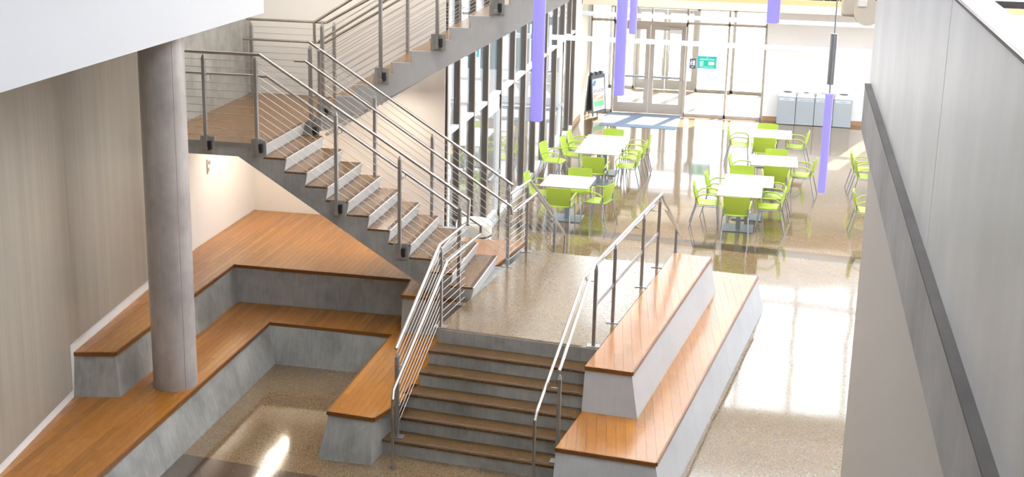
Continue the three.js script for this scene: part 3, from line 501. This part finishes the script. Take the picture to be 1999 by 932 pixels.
// ------------------------------------------------------------------ entrance wall
const ZE = -37.9;
{
  struct('wall_front', [box(-0.38, 2.74, 0, 4.2, ZE - 0.2, ZE), box(3.2, 10, 0, 4.2, ZE - 0.2, ZE), box(2.74, 3.2, 0, 1.17, ZE - 0.2, ZE), box(-5.3, -0.38, 3.05, 4.2, ZE - 0.2, ZE), box(-5.3, 2.74, 4.2, 4.6, ZE - 0.2, ZE), box(3.2, 10, 4.2, 4.6, ZE - 0.2, ZE), box(-5.3, 10, 8.4, CEIL, ZE - 0.2, ZE), box(2.74, 3.2, 3.35, 4.6, ZE - 0.2, ZE)], M.white, 'white entrance wall behind the waste bins', 'wall');
  struct('baseboard_front', box(-0.36, 2.7, 0, 0.12, ZE, ZE + 0.015), M.baseboard, 'tan baseboard along the white entrance wall', 'baseboard');
  const w = struct('window_2', null, null, 'glazed screen around the entrance doors', 'window');
  const fr = (a, b, y0, y1) => obj('frame', box(a, b, y0, y1, ZE - 0.14, ZE), M.doorFrame, w);
  for (const x of [-5.04, -4.42, -2.47, -1.37, -0.40]) fr(x - 0.028, x + 0.028, 0, 3.05);
  for (const [a, b] of [[-5.04, -4.42], [-2.47, -1.37], [-1.37, -0.4]]) { fr(a, b, 0, 0.07); fr(a, b, 2.46, 2.52); fr(a, b, 3.0, 3.05); obj('pane', box(a, b, 0.07, 2.46, ZE - 0.075, ZE - 0.067), M.glass, w); obj('pane', box(a, b, 2.52, 3.0, ZE - 0.075, ZE - 0.067), M.glass, w); }
  fr(-4.42, -2.47, 2.40, 2.50); fr(-4.42, -2.47, 3.0, 3.05); for (const [a, b] of [[-4.42, -3.42], [-3.42, -2.47]]) obj('pane', box(a, b, 2.5, 3.0, ZE - 0.075, ZE - 0.067), M.glass, w); fr(-3.44, -3.4, 2.5, 3.0);
  [[-4.385, -3.45], [-3.445, -2.505]].forEach(([a, b], i) => {
    const d = struct('door_' + (i + 1), null, null, i ? 'entrance door leaf with a door closer and push bar' : 'entrance door leaf half hidden by a violet lamp', 'door'), z0 = ZE - 0.09, z1 = ZE - 0.045;
    obj('stile', box(a, a + 0.12, 0.01, 2.39, z0, z1), M.doorFrame, d); obj('stile', box(b - 0.12, b, 0.01, 2.39, z0, z1), M.doorFrame, d);
    obj('bottom_rail', box(a + 0.12, b - 0.12, 0.01, 0.28, z0, z1), M.doorFrame, d); obj('top_rail', box(a + 0.12, b - 0.12, 2.27, 2.39, z0, z1), M.doorFrame, d);
    obj('pane', box(a + 0.12, b - 0.12, 0.28, 2.27, z0 + 0.02, z0 + 0.027), M.glass, d);
    obj('push_bar', rbox(a + 0.06, b - 0.06, 0.98, 1.04, z1 + 0.03, z1 + 0.08, 0.01, 2), M.lampMetal, d);
    if (i) obj('door_closer', [rbox(b - 0.42, b - 0.1, 2.2, 2.32, z1, z1 + 0.09, 0.01, 2), box(b - 0.5, b - 0.14, 2.335, 2.35, z1 + 0.02, z1 + 0.06)], M.alu, d);
  });
  struct('window_3', [box(2.74, 3.2, 1.17, 3.35, ZE - 0.1, ZE - 0.09)], M.glass, 'narrow tall window past the waste bins', 'window');
  struct('trim_1', [box(2.72, 2.76, 1.17, 3.35, ZE - 0.16, ZE), box(3.18, 3.22, 1.17, 3.35, ZE - 0.16, ZE), box(2.74, 3.2, 2.30, 2.42, ZE - 0.16, ZE)], M.doorFrame, 'frame of the narrow window past the bins', 'trim');
  const c = struct('window_4', null, null, 'unseen clerestory band above the entrance, placed for bright floor reflections', 'window');  // out of view, placed to brighten reflections in the polished floor
  for (let i = 0; i <= 10; i++) obj('mullion', box(-5.1 + i * 1.5, -5.04 + i * 1.5, 4.6, 8.4, ZE - 0.15, ZE), M.bronzeCap, c);
  for (let i = 0; i < 10; i++) obj('pane', box(-5.04 + i * 1.5, -3.6 + i * 1.5, 4.6, 8.4, ZE - 0.075, ZE - 0.067), M.frostDim, c);
  // cream canopy over the entrance with a tan lip and a dark open top
  const k = thing('entrance_canopy', 'cream fascia above the entrance with a tan top edge', 'canopy'); k.userData.kind = 'structure';
  obj('fascia', box(-5.1, 6, 3.04, 3.24, -36.4, -36.55), M.cream, k); obj('soffit', box(-5.1, 6, 3.04, 3.07, -36.55, ZE), M.cream, k);
  obj('top_lip', box(-5.1, 6, 3.24, 3.36, -36.42, -36.6), M.tan, k); obj('dark_tray', box(-5.1, 6, 3.07, 3.5, -36.9, -36.95), M.black, k);
  for (let i = 0; i < 9; i++) obj('cable', rod([-2 + i * 0.55 + (i % 3) * 0.1, 3.3, -36.7], [-1.6 + i * 0.55, 3.7, -36.88], 0.008, 5), M.yellow, k);
}
// vestibule and outdoors
{
  struct('ground', box(-60, 60, -0.5, -0.02, -120, -42.06), M.paving, 'pale sunlit paving outside the entrance', 'ground');
  struct('floor_vestibule', box(-5.6, 1.2, -0.5, -0.002, -42.06, ZE - 0.06), std({ map: M.floor.map, roughness: 0.3 }), 'pale polished floor of the entrance vestibule', 'floor');
  struct('ground_side', [box(-60, -5.6, -0.5, -0.02, -42.06, ZE - 0.06), box(1.2, 60, -0.5, -0.02, -42.06, ZE - 0.06)], M.paving, 'pale paving beside the vestibule', 'ground');
  struct('ground_court', box(-60, -5.3, -0.5, -0.02, ZE - 0.06, -21.75), M.court, 'pale paving of the court outside the glass wall', 'ground');
  struct('roof', [box(-5.6, 3, 3.25, 3.4, -42.2, ZE - 0.2)], M.outWall, 'unseen flat roof over the entrance vestibule, limiting the sun inside', 'roof');  // out of view, cuts the sun reaching the doors
  const w = struct('window_11', null, null, 'outer glazed screen of the entrance vestibule', 'window'), z = -42;
  for (const x of [-5.0, -4.26, -2.42, -1.36, -0.40, 0.9]) obj('frame', box(x - 0.045, x + 0.045, 0, 3.2, z - 0.1, z), M.outFrame, w);
  obj('frame', box(-5.0, 0.9, 3.1, 3.25, z - 0.1, z), M.outFrame, w); obj('frame', box(-5.0, 0.9, 2.4, 2.47, z - 0.1, z), M.outFrame, w);
  for (const [a, b] of [[-5, -4.26], [-2.42, -1.36], [-1.36, -0.4], [-0.4, 0.9]]) { obj('frame', box(a, b, 0, 0.08, z - 0.1, z), M.outFrame, w); obj('pane', box(a, b, 0.08, 2.4, z - 0.05, z - 0.043), M.glass, w); }
  [[-4.215, -3.345], [-3.335, -2.465]].forEach(([a, b], i) => {
    const d = struct('door_' + (5 + i), null, null, 'outer vestibule door leaf, ' + (i ? 'the one hinged beside the green notice' : 'the one hinged beside the sign board'), 'door');
    obj('stile', [box(a, a + 0.1, 0.01, 2.39, z - 0.07, z - 0.03), box(b - 0.1, b, 0.01, 2.39, z - 0.07, z - 0.03)], M.outFrame, d); obj('rail', [box(a + 0.1, b - 0.1, 0.01, 0.3, z - 0.07, z - 0.03), box(a + 0.1, b - 0.1, 2.28, 2.39, z - 0.07, z - 0.03)], M.outFrame, d);
    obj('pull_handle', rod([i ? a + 0.06 : b - 0.06, 0.95, z + 0.03], [i ? a + 0.06 : b - 0.06, 1.35, z + 0.03], 0.014, 8), M.lampMetal, d); obj('pane', box(a + 0.1, b - 0.1, 0.3, 2.28, z - 0.055, z - 0.05), M.glass, d);
  });
  struct('wall_vestibule', [box(-5.6, -5.1, 0, 3.25, ZE - 0.2, -42.1), box(0.9, 1.2, 0, 3.25, ZE - 0.2, -42.1)], M.outWall, 'side walls of the entrance vestibule', 'wall');
  // building wing across the court, mostly unseen, sized to shade it from sun
  const b = thing('court_shading_wing', 'pale building wing with window bands, placed to shade the court outside the glass', 'building'); b.userData.kind = 'structure';
  const zw = -38.4; obj('wall', [box(-44, -5.7, 0, 12, -56, zw - 0.3), box(-44, -5.7, 0, 0.9, zw - 0.3, zw), box(-44, -5.7, 2.5, 4.3, zw - 0.3, zw), box(-44, -5.7, 5.9, 12, zw - 0.3, zw)], M.wing, b);
  for (let i = 0; i < 10; i++) for (const y of [0.9, 4.3]) { const x = -6.0 - i * 1.55; obj('window', box(x - 1.35, x, y, y + 1.6, zw - 0.16, zw - 0.12), M.outGlass, b); obj('window_pier', box(x - 1.55, x - 1.35, y, y + 1.6, zw - 0.3, zw - 0.02), M.wing, b); }
}

// ------------------------------------------------------------------ chairs
function makeChair() {
  const c = new THREE.Group();
  obj('seat', sheet(8, 8, (a, b) => { const x = (a - 0.5) * (0.46 - 0.03 * Math.pow(2 * b - 1, 2)), z = 0.22 - b * 0.44; return [x, 0.452 + 0.018 * Math.pow(2 * a - 1, 2) - 0.03 * Math.pow(Math.max(0, 1 - b * 3.2), 2) - 0.012 * Math.sin(b * 3.1), z]; }, 0.012), M.green, c);
  obj('backrest', sheet(10, 8, (a, b) => { const k = 2 * a - 1, w = 0.225 + 0.02 * b - 0.012 * Math.pow(b, 6); return [-k * w, 0.475 + b * 0.355 - 0.012 * Math.pow(Math.abs(k), 4) * b * b + 0.006 * k * k * b, -0.205 - 0.085 * b + 0.05 * k * k * (1 - 0.25 * b) - 0.03 * Math.sin(b * 3.14) * 0.6]; }, 0.01), M.green, c);
  for (const s of [-1, 1]) {
    obj('armrest', tube([[s * 0.232, 0.60, -0.20], [s * 0.262, 0.665, -0.10], [s * 0.272, 0.672, 0.04], [s * 0.27, 0.662, 0.15], [s * 0.258, 0.60, 0.205], [s * 0.242, 0.46, 0.19]], 0.0135, 28, 8), M.green, c);
    obj('leg', pipe([[s * 0.238, 0.46, 0.185], [s * 0.248, 0.005, 0.235]], 0.0115, 8), M.chrome, c);
    obj('leg', pipe([[s * 0.225, 0.60, -0.215], [s * 0.222, 0.44, -0.205], [s * 0.248, 0.005, -0.32]], 0.0115, 8), M.chrome, c);
    obj('seat_rail', pipe([[s * 0.222, 0.435, -0.2], [s * 0.235, 0.432, 0.185]], 0.0095, 6), M.chrome, c);
  }
  obj('cross_bar', pipe([[-0.222, 0.432, 0.12], [0.222, 0.432, 0.12]], 0.009, 6), M.chrome, c);
  return c;
}
const chairProto = makeChair(); scene.remove(chairProto);
function chair(x, z, deg, label, group) { const c = chairProto.clone(); c.name = numbered('cafe_chair'); c.position.set(x, 0, z); c.rotation.y = deg * Math.PI / 180; scene.add(c); return tag(c, label, 'chair', group); }
function makeTable(w, d) {
  const t = new THREE.Group();
  obj('tabletop', rbox(-w / 2, w / 2, 0.722, 0.742, -d / 2, d / 2, 0.006, 2), M.table, t); obj('edge_band', rbox(-w / 2 + 0.002, w / 2 - 0.002, 0.712, 0.726, -d / 2 + 0.002, d / 2 - 0.002, 0.003, 1), M.tableEdge, t);
  obj('support_plate', box(-0.2, 0.2, 0.70, 0.712, -0.2, 0.2), M.baseSteel, t); obj('pedestal', rbox(-0.045, 0.045, 0.018, 0.70, -0.045, 0.045, 0.006, 2), M.baseSteel, t); obj('base_plate', rbox(-0.29, 0.29, 0.001, 0.018, -0.29, 0.29, 0.005, 1), M.baseSteel, t);
  return t;
}
function table(x, z, w, d, deg, label, group) { const t = makeTable(w, d); t.name = numbered('cafe_table'); t.position.set(x, 0, z); t.rotation.y = deg * Math.PI / 180; scene.add(t); return tag(t, label, 'table', group); }
const GT = 'white cafe tables', GC = 'lime green cafe chairs';
table(-3.83, -26.23, 0.93, 0.96, -2, 'single square white table beside the glass wall', GT);
table(-3.64, -30.42, 0.92, 0.98, -1, 'white table beside the glass wall, half of a pair nearer the entrance', GT);
table(-3.65, -29.42, 0.92, 0.98, -1, 'white table beside the glass wall, half of a pair nearer the stairs', GT);
table(-0.08, -32.22, 0.93, 1.0, 0, 'single white table next to the waste bins', GT);
table(0.04, -29.3, 0.95, 1.0, 1, 'single white table between the bin table and the pushed together pair', GT);
table(-0.42, -27.29, 0.95, 0.98, 0, 'white table of the staggered pair, the half toward the entrance', GT);
table(-0.56, -26.36, 0.82, 0.86, 0, 'white table of the staggered pair, the half toward the benches', GT);
table(2.45, -29.9, 0.92, 0.96, 0, 'white table mostly hidden by the grey parapet', GT);
const C = (x, z, d, l) => chair(x, z, d, 'lime green armchair ' + l, GC);
// lime chairs by the glass wall
C(-3.86, -25.5, 178, 'at the single table by the glass wall, back to the platform');
C(-3.70, -26.78, 4, 'at the single table by the glass wall, back to the paired tables');
C(-3.22, -25.98, -108, 'at the single table by the glass wall, turned to face the glass');
C(-4.42, -26.32, 86, 'at the single table by the glass wall, back to the glass');
C(-3.56, -31.0, 2, 'at the paired tables by the glass wall, back to the entrance');
C(-3.60, -28.42, 178, 'at the paired tables by the glass wall, back to the single table');
C(-4.62, -29.3, 80, 'pulled away from the paired tables toward the glass wall');
C(-4.30, -30.02, 84, 'tucked under the paired tables, back to the glass, middle of three');
C(-4.26, -30.72, 86, 'tucked under the paired tables, back to glass, entrance end');
C(-3.02, -29.2, -92, 'facing the glass wall across the paired tables, stairs end');
C(-2.98, -30.08, -90, 'facing the glass wall across the paired tables, middle of three');
C(-2.95, -30.68, -86, 'facing the glass wall across the paired tables, entrance end');
// around the bin table, the middle table and the staggered pair
C(-0.16, -32.72, 0, 'at the table next to the bins, back to the bins');
C(-0.78, -32.2, 92, 'at the table next to the bins, back to the glass wall');
C(0.50, -32.32, -96, 'at the table next to the bins, facing the glass wall');
C(-0.22, -31.55, 182, 'at the table next to the bins, back to the middle table');
C(0.08, -29.82, 2, 'at the middle single table, back to the bin table');
C(-0.62, -29.14, 88, 'at the middle single table, back to the glass wall');
C(0.62, -29.38, -98, 'at the middle single table, facing the glass wall');
C(0.08, -28.62, 180, 'at the middle single table, back to the staggered pair');
C(-0.58, -27.95, 0, 'at the staggered pair, back to the entrance');
C(-1.0, -27.38, 88, 'at the staggered pair, back to the glass wall, entrance end');
C(-1.17, -26.42, 92, 'at the staggered pair, back to the glass wall, bench end');
C(0.10, -27.28, -92, 'at the staggered pair, facing the glass wall, entrance end');
C(0.01, -26.42, -94, 'at the staggered pair, facing the glass wall, bench end');
C(-0.60, -25.74, 182, 'at the staggered pair, back to the benches');
C(1.90, -30.3, 92, 'half hidden by the parapet, entrance end of three');
C(1.95, -29.6, 94, 'half hidden by the parapet, middle of three');
C(1.82, -26.65, 90, 'half hidden by the parapet, bench end of three');

// ------------------------------------------------------------------ bins, sign, mat, notices, drum
function canvasMat(w, h, draw, o = {}) { const c = document.createElement('canvas'); c.width = w; c.height = h; draw(c.getContext('2d'), w, h); const t = new THREE.CanvasTexture(c); t.colorSpace = THREE.SRGBColorSpace; return std({ map: t, roughness: 0.6, ...o }); }
['TRASH', 'COMPOSTING', 'NEWSPAPER', 'TRASH'].forEach((word, i) => {
  const t = thing('waste_bin', ['grey waste bin lettered TRASH next to the entrance glazing', 'grey waste bin lettered COMPOSTING with a small round hole', 'grey waste bin with a slot lid behind the violet lamp', 'grey waste bin lettered TRASH at the parapet end of the row'][i], 'bin', [0.265 + i * 0.482, 0, -37.66], -0.05, 'waste bins along the entrance wall');
  obj('body', rbox(-0.235, 0.235, 0.01, 0.74, -0.2, 0.2, 0.008, 2), M.bin, t);
  obj('lid', loft([[-0.235, 0.2], [0.235, 0.2], [0.235, -0.2], [-0.235, -0.2]], 0.745, [[-0.18, 0.14], [0.18, 0.14], [0.18, -0.15], [-0.18, -0.15]], 0.84), M.binTop, t);
  const h = i === 2 ? box(-0.11, 0.11, 0.841, 0.845, -0.02, 0.02) : (() => { const g = new THREE.CylinderGeometry(i === 1 ? 0.07 : 0.11, i === 1 ? 0.07 : 0.11, 0.006, 28); g.translate(0, 0.842, 0); return g; })();
  obj('opening', h, M.black, t);
  const p = new THREE.PlaneGeometry(0.4, 0.07); p.translate(0, 0.68, 0.2015);
  obj('lettering', p, canvasMat(256, 44, (g, w, hh) => { g.fillStyle = '#bcc5c9'; g.fillRect(0, 0, w, hh); g.fillStyle = '#8f999e'; g.font = 'bold 34px sans-serif'; g.textAlign = 'center'; g.textBaseline = 'middle'; g.fillText(word, w / 2, hh / 2 + 2, w - 10); }), t);
});
{
  const t = thing('sidewalk_sign', 'folding sidewalk sign with printed poster beside the entrance', 'sign', [-4.78, 0, -37.28], 1.16);
  const board = (s, nm) => { const g = new THREE.Group(); g.name = nm; t.add(g); g.position.z = s * 0.02; g.rotation.x = -s * 0.16; g.position.y = 0; return g; };
  for (const s of [1, -1]) {
    const y1 = 1.17, lean = 0.16, zt = s * 0.03, zb = s * 0.13, at = (y) => zb + (zt - zb) * y / y1;
    const fr = obj('board_frame', [bar([-0.32, 0.02, at(0.02)], [-0.32, 1.1, at(1.1)], 0.035, 0.03), bar([0.32, 0.02, at(0.02)], [0.32, 1.1, at(1.1)], 0.035, 0.03), bar([-0.32, 0.13, at(0.13)], [0.32, 0.13, at(0.13)], 0.03, 0.04), bar([-0.32, 1.05, at(1.05)], [0.32, 1.05, at(1.05)], 0.03, 0.1), bar([-0.27, 1.13, at(1.1)], [-0.16, 1.13, at(1.1)], 0.03, 0.09), bar([-0.06, 1.13, at(1.1)], [0.06, 1.13, at(1.1)], 0.03, 0.09), bar([0.16, 1.13, at(1.1)], [0.27, 1.13, at(1.1)], 0.03, 0.09)], std({ color: lin(0.10, 0.125, 0.135), roughness: 0.5 }), t);
    obj('backing', bar([0, 0.14, at(0.14) - s * 0.004], [0, 1.03, at(1.03) - s * 0.004], 0.62, 0.012), M.black, t);
    const p = new THREE.PlaneGeometry(0.61, 0.86); if (s < 0) p.rotateY(Math.PI); p.rotateX(-s * Math.atan2(0.10, y1)); p.translate(0, 0.58, at(0.58) + s * 0.006);
    obj('poster', p, canvasMat(256, 360, (g, w, h) => { g.fillStyle = '#f4f6f5'; g.fillRect(0, 0, w, h); g.fillStyle = '#4a8fe0'; g.beginPath(); g.ellipse(44, 50, 40, 26, -0.6, 0, 7); g.fill(); g.fillStyle = '#b9c3c8'; g.fillRect(100, 40, 140, 6); g.fillStyle = '#4b4a48'; g.font = 'bold 54px sans-serif'; g.fillText('MYLAGH', 16, 160, 226); g.fillStyle = '#f0a585'; g.fillRect(20, 178, 216, 66); g.fillStyle = '#f8d3c2'; g.beginPath(); g.moveTo(20, 244); g.lineTo(100, 190); g.lineTo(236, 178); g.lineTo(236, 200); g.fill(); g.fillStyle = '#7ec98c'; g.fillRect(20, 252, 216, 62); g.fillStyle = '#9aa4a8'; g.fillRect(20, 330, 150, 5); }), fr);
  }
  obj('hinge', rod([-0.3, 1.14, 0], [0.3, 1.14, 0], 0.015, 8), M.black, t);
}
tag(obj('door_mat', slab([[-4.5, -35.85], [-2.5, -35.85], [-2.5, -37.78], [-4.5, -37.78]], 0.0005, 0.01), M.mat), 'dark blue entrance mat in front of the doors', 'mat');
{
  const pl = (w, h, x, y) => { const g = new THREE.BoxGeometry(w, h, 0.004); g.translate(x, y, ZE - 0.058); return g; };
  tag(obj('exit_notice', pl(0.17, 0.27, -2.29, 1.42), canvasMat(128, 200, (g, w, h) => { g.fillStyle = '#4e5768'; g.fillRect(0, 0, w, h); g.fillStyle = '#eef1f0'; g.fillRect(70, 34, 40, 100); g.beginPath(); g.arc(44, 42, 11, 0, 7); g.fill(); g.lineWidth = 13; g.strokeStyle = '#eef1f0'; g.lineCap = 'round'; g.beginPath(); g.moveTo(44, 58); g.lineTo(38, 95); g.lineTo(18, 125); g.moveTo(38, 95); g.lineTo(54, 128); g.moveTo(42, 66); g.lineTo(62, 78); g.moveTo(42, 66); g.lineTo(20, 84); g.stroke(); g.font = 'bold 26px sans-serif'; g.textAlign = 'center'; g.fillText('EXIT', w / 2, 176); })), 'small grey notice with a white walking figure and doorway', 'notice');
  tag(obj('glass_notice', pl(0.52, 0.34, -1.91, 1.47), canvasMat(384, 250, (g, w, h) => { g.fillStyle = '#5fb4e6'; g.fillRect(0, 0, w, h); g.fillStyle = '#0fc3a4'; g.fillRect(22, 14, w - 44, h - 28); g.fillStyle = '#f2fbf8'; g.textAlign = 'center'; g.font = 'bold 22px sans-serif'; g.fillText('The', w / 2, 36); g.font = 'bold 44px sans-serif'; g.fillText('around it hub', w / 2, 80, 320); g.font = '16px sans-serif'; for (let i = 0; i < 6; i++) g.fillRect(46 + (i % 2) * 8, 106 + i * 16, 84 - (i % 3) * 14, 8); g.fillStyle = '#e9efd9'; g.fillRect(222, 108, 112, 66); g.fillStyle = '#d8a04c'; g.fillRect(276, 108, 4, 66); g.fillStyle = '#bff0e4'; g.fillRect(46, 208, 280, 8); })), 'teal printed notice with white lettering on the entrance glass', 'notice');
}
{
  const t = thing('drum_bin', 'round cream drum with a dark hole in its dished top', 'bin', [-4.76, 0, -21.98]);
  obj('drum', lathe([[0.0, 0.0], [0.27, 0.0], [0.285, 0.02], [0.285, 0.74], [0.0, 0.74]], 48), M.drum, t); obj('band', lathe([[0.289, 0.735], [0.296, 0.735], [0.296, 0.755], [0.289, 0.755]], 48), M.black, t);
  obj('lid', lathe([[0.285, 0.752], [0.297, 0.77], [0.297, 0.92], [0.28, 0.975], [0.25, 0.985], [0.20, 0.965], [0.11, 0.93], [0.105, 0.90]], 48), M.drum, t); obj('opening', lathe([[0.0, 0.90], [0.107, 0.90]], 32), M.black, t);
}
// ------------------------------------------------------------------ small fixtures on the white wall under the landing
{
  const t = thing('wall_socket', 'small white wall plate with dark outlets under the landing', 'outlet', [-8.318, 2.21, -19.52]);
  obj('plate', rbox(-0.006, 0.006, -0.12, 0.1, -0.05, 0.05, 0.003, 1), M.white, t);
  for (const [y, z] of [[0.05, 0.02], [0.04, -0.025], [-0.06, 0.02]]) obj('outlet', rbox(0.003, 0.012, y - 0.03, y + 0.03, z - 0.012, z + 0.012, 0.002, 1), M.baseboard, t);
}
// ------------------------------------------------------------------ hanging lamps
function pendant(x, z, yb, label) {
  const t = thing('pendant_lamp', label, 'lamp', [x, yb, z], 0, 'violet tube lamps'), L = 1.0;
  obj('light_tube', lathe([[0.0, 0.0], [0.036, 0.0], [0.04, 0.005], [0.04, L - 0.005], [0.037, L], [0.0, L]], 28), M.glow, t);
  obj('stem', rod([0, L, 0], [0, L + 0.10, 0], 0.007, 8), M.lampMetal, t); obj('canister', lathe([[0.0, L + 0.09], [0.032, L + 0.09], [0.034, L + 0.095], [0.034, L + 0.585], [0.031, L + 0.59], [0.0, L + 0.59]], 24), M.lampMetal, t);
  obj('suspension', rod([0, L + 0.585, 0], [0, CEIL - yb - 0.02, 0], 0.007, 8), M.lampMetal, t); obj('ceiling_plate', rod([0, CEIL - yb - 0.022, 0], [0, CEIL - yb - 0.002, 0], 0.05, 16), M.lampMetal, t);
}
pendant(-1.525, -8.92, 5.227, 'violet tube lamp hanging in front of the glass wall');
pendant(-1.156, -10.36, 5.179, 'violet tube lamp hanging in front of the entrance doors, the longer seen of two');
pendant(-1.525, -14.7, 5.086, 'violet tube lamp hanging just behind another before the entrance doors');
pendant(-0.0615, -9.18, 5.898, 'violet tube lamp hanging high with only its tip showing');
pendant(0.504, -14.12, 3.666, 'violet tube lamp hanging low with its metal canister showing');
function strip(z, y, label) {
  const t = thing('linear_light', label, 'lamp', [0, y, z], 0, 'white linear lights over the tables');
  obj('housing', rbox(-5.0, 3.6, -0.05, 0.05, -0.06, 0.06, 0.008, 2), M.bulk, t); for (const x of [-4.85, -1.9, 1.1, 3.4]) obj('wire', rod([x, 0.03, 0], [x, CEIL - y - 0.004, 0], 0.003, 5), M.cable, t);
}
strip(-30.75, 2.9, 'long white linear light hung over the tables'); strip(-35.6, 2.9, 'long white linear light hung just inside the entrance');
{
  const t = thing('loudspeaker', 'beige twin loudspeaker hanging beside the parapet end', 'speaker', [1.04, 4.74, -20.7]);
  obj('cabinet', rbox(-0.24, 0.02, -0.02, 0.36, -0.14, 0.12, 0.05, 4), M.speaker, t); obj('horn', [(() => { const g = new THREE.CylinderGeometry(0.19, 0.19, 0.2, 40); g.rotateX(Math.PI / 2 - 0.1); g.translate(0.12, 0.06, 0.12); return g.toNonIndexed(); })()], M.speaker, t);
  obj('maker_plate', rbox(-0.02, 0.1, 0.14, 0.24, 0.2, 0.228, 0.01, 2), M.white, t); obj('hanger', rod([0, 0.3, 0], [0, CEIL - 4.78, 0], 0.015, 8), M.lampMetal, t);
}
// unseen ceiling panels, out of view, placed to brighten the stairs and hall
function unseenPanelLight(x, z, power, where) {
  const t = thing('unseen_ceiling_light', 'unseen square ceiling light panel placed high over the ' + where, 'lamp', [x, CEIL - 0.05, z], 0, 'unseen ceiling light panels');
  obj('frame', [box(-0.64, 0.64, -0.02, 0.05, -0.64, -0.6), box(-0.64, 0.64, -0.02, 0.05, 0.6, 0.64), box(-0.64, -0.6, -0.02, 0.05, -0.6, 0.6), box(0.6, 0.64, -0.02, 0.05, -0.6, 0.6)], M.alu, t);
  obj('diffuser', box(-0.6, 0.6, 0, 0.03, -0.6, 0.6), std({ color: lin(0.8, 0.78, 0.74), emissive: lin(1, 0.9, 0.76), emissiveIntensity: 1.5 }), t);
  const l = new THREE.RectAreaLight(lin(1, 0.9, 0.76), power, 1.2, 1.2); l.position.set(0, -0.03, 0); l.rotation.x = -Math.PI / 2; t.add(l);
}
[[-6.6, -19.6, 36, 'stair landing'], [-4.8, -18.6, 36, 'lower stair flight'], [4.6, -14, 10, 'upper floor behind the parapet'], [4.6, -20, 10, 'floor past the parapet end']].forEach((a) => unseenPanelLight(...a));

// warm strip light under the stair landing
{
  const t = thing('strip_light', 'warm strip light fixed under the stair landing', 'lamp', [-7.63, 2.833, -20.0]);
  obj('housing', box(-0.06, 0.06, -0.04, 0, -0.75, 0.75), M.alu, t); obj('diffuser', box(-0.03, 0.03, -0.046, -0.04, -0.73, 0.73), std({ color: lin(0.9, 0.85, 0.75), emissive: lin(1, 0.84, 0.62), emissiveIntensity: 6 }), t);
  const l = new THREE.RectAreaLight(lin(1, 0.87, 0.70), 92, 0.06, 1.46); l.position.set(0, -0.052, 0); l.rotation.x = -Math.PI / 2; t.add(l);
}
{
  const t = thing('strip_light', 'unseen warm strip light placed under the upper stair flight to light the wall', 'lamp', [-5.75, 3.25, -20.35]);  // unseen lamp, placed to brighten the white wall behind the stairs
  obj('housing', box(-0.05, 0.05, -0.04, 0.0, -0.5, 0.5), M.alu, t); obj('diffuser', box(-0.04, 0.04, -0.046, -0.04, -0.48, 0.48), std({ color: lin(0.9, 0.85, 0.75), emissive: lin(1, 0.84, 0.62), emissiveIntensity: 6 }), t);
  const l = new THREE.RectAreaLight(lin(1, 0.88, 0.73), 75, 0.08, 0.96); l.position.set(0, -0.052, 0); l.rotation.x = -Math.PI / 2; t.add(l);
}

renderer.render(scene, camera);
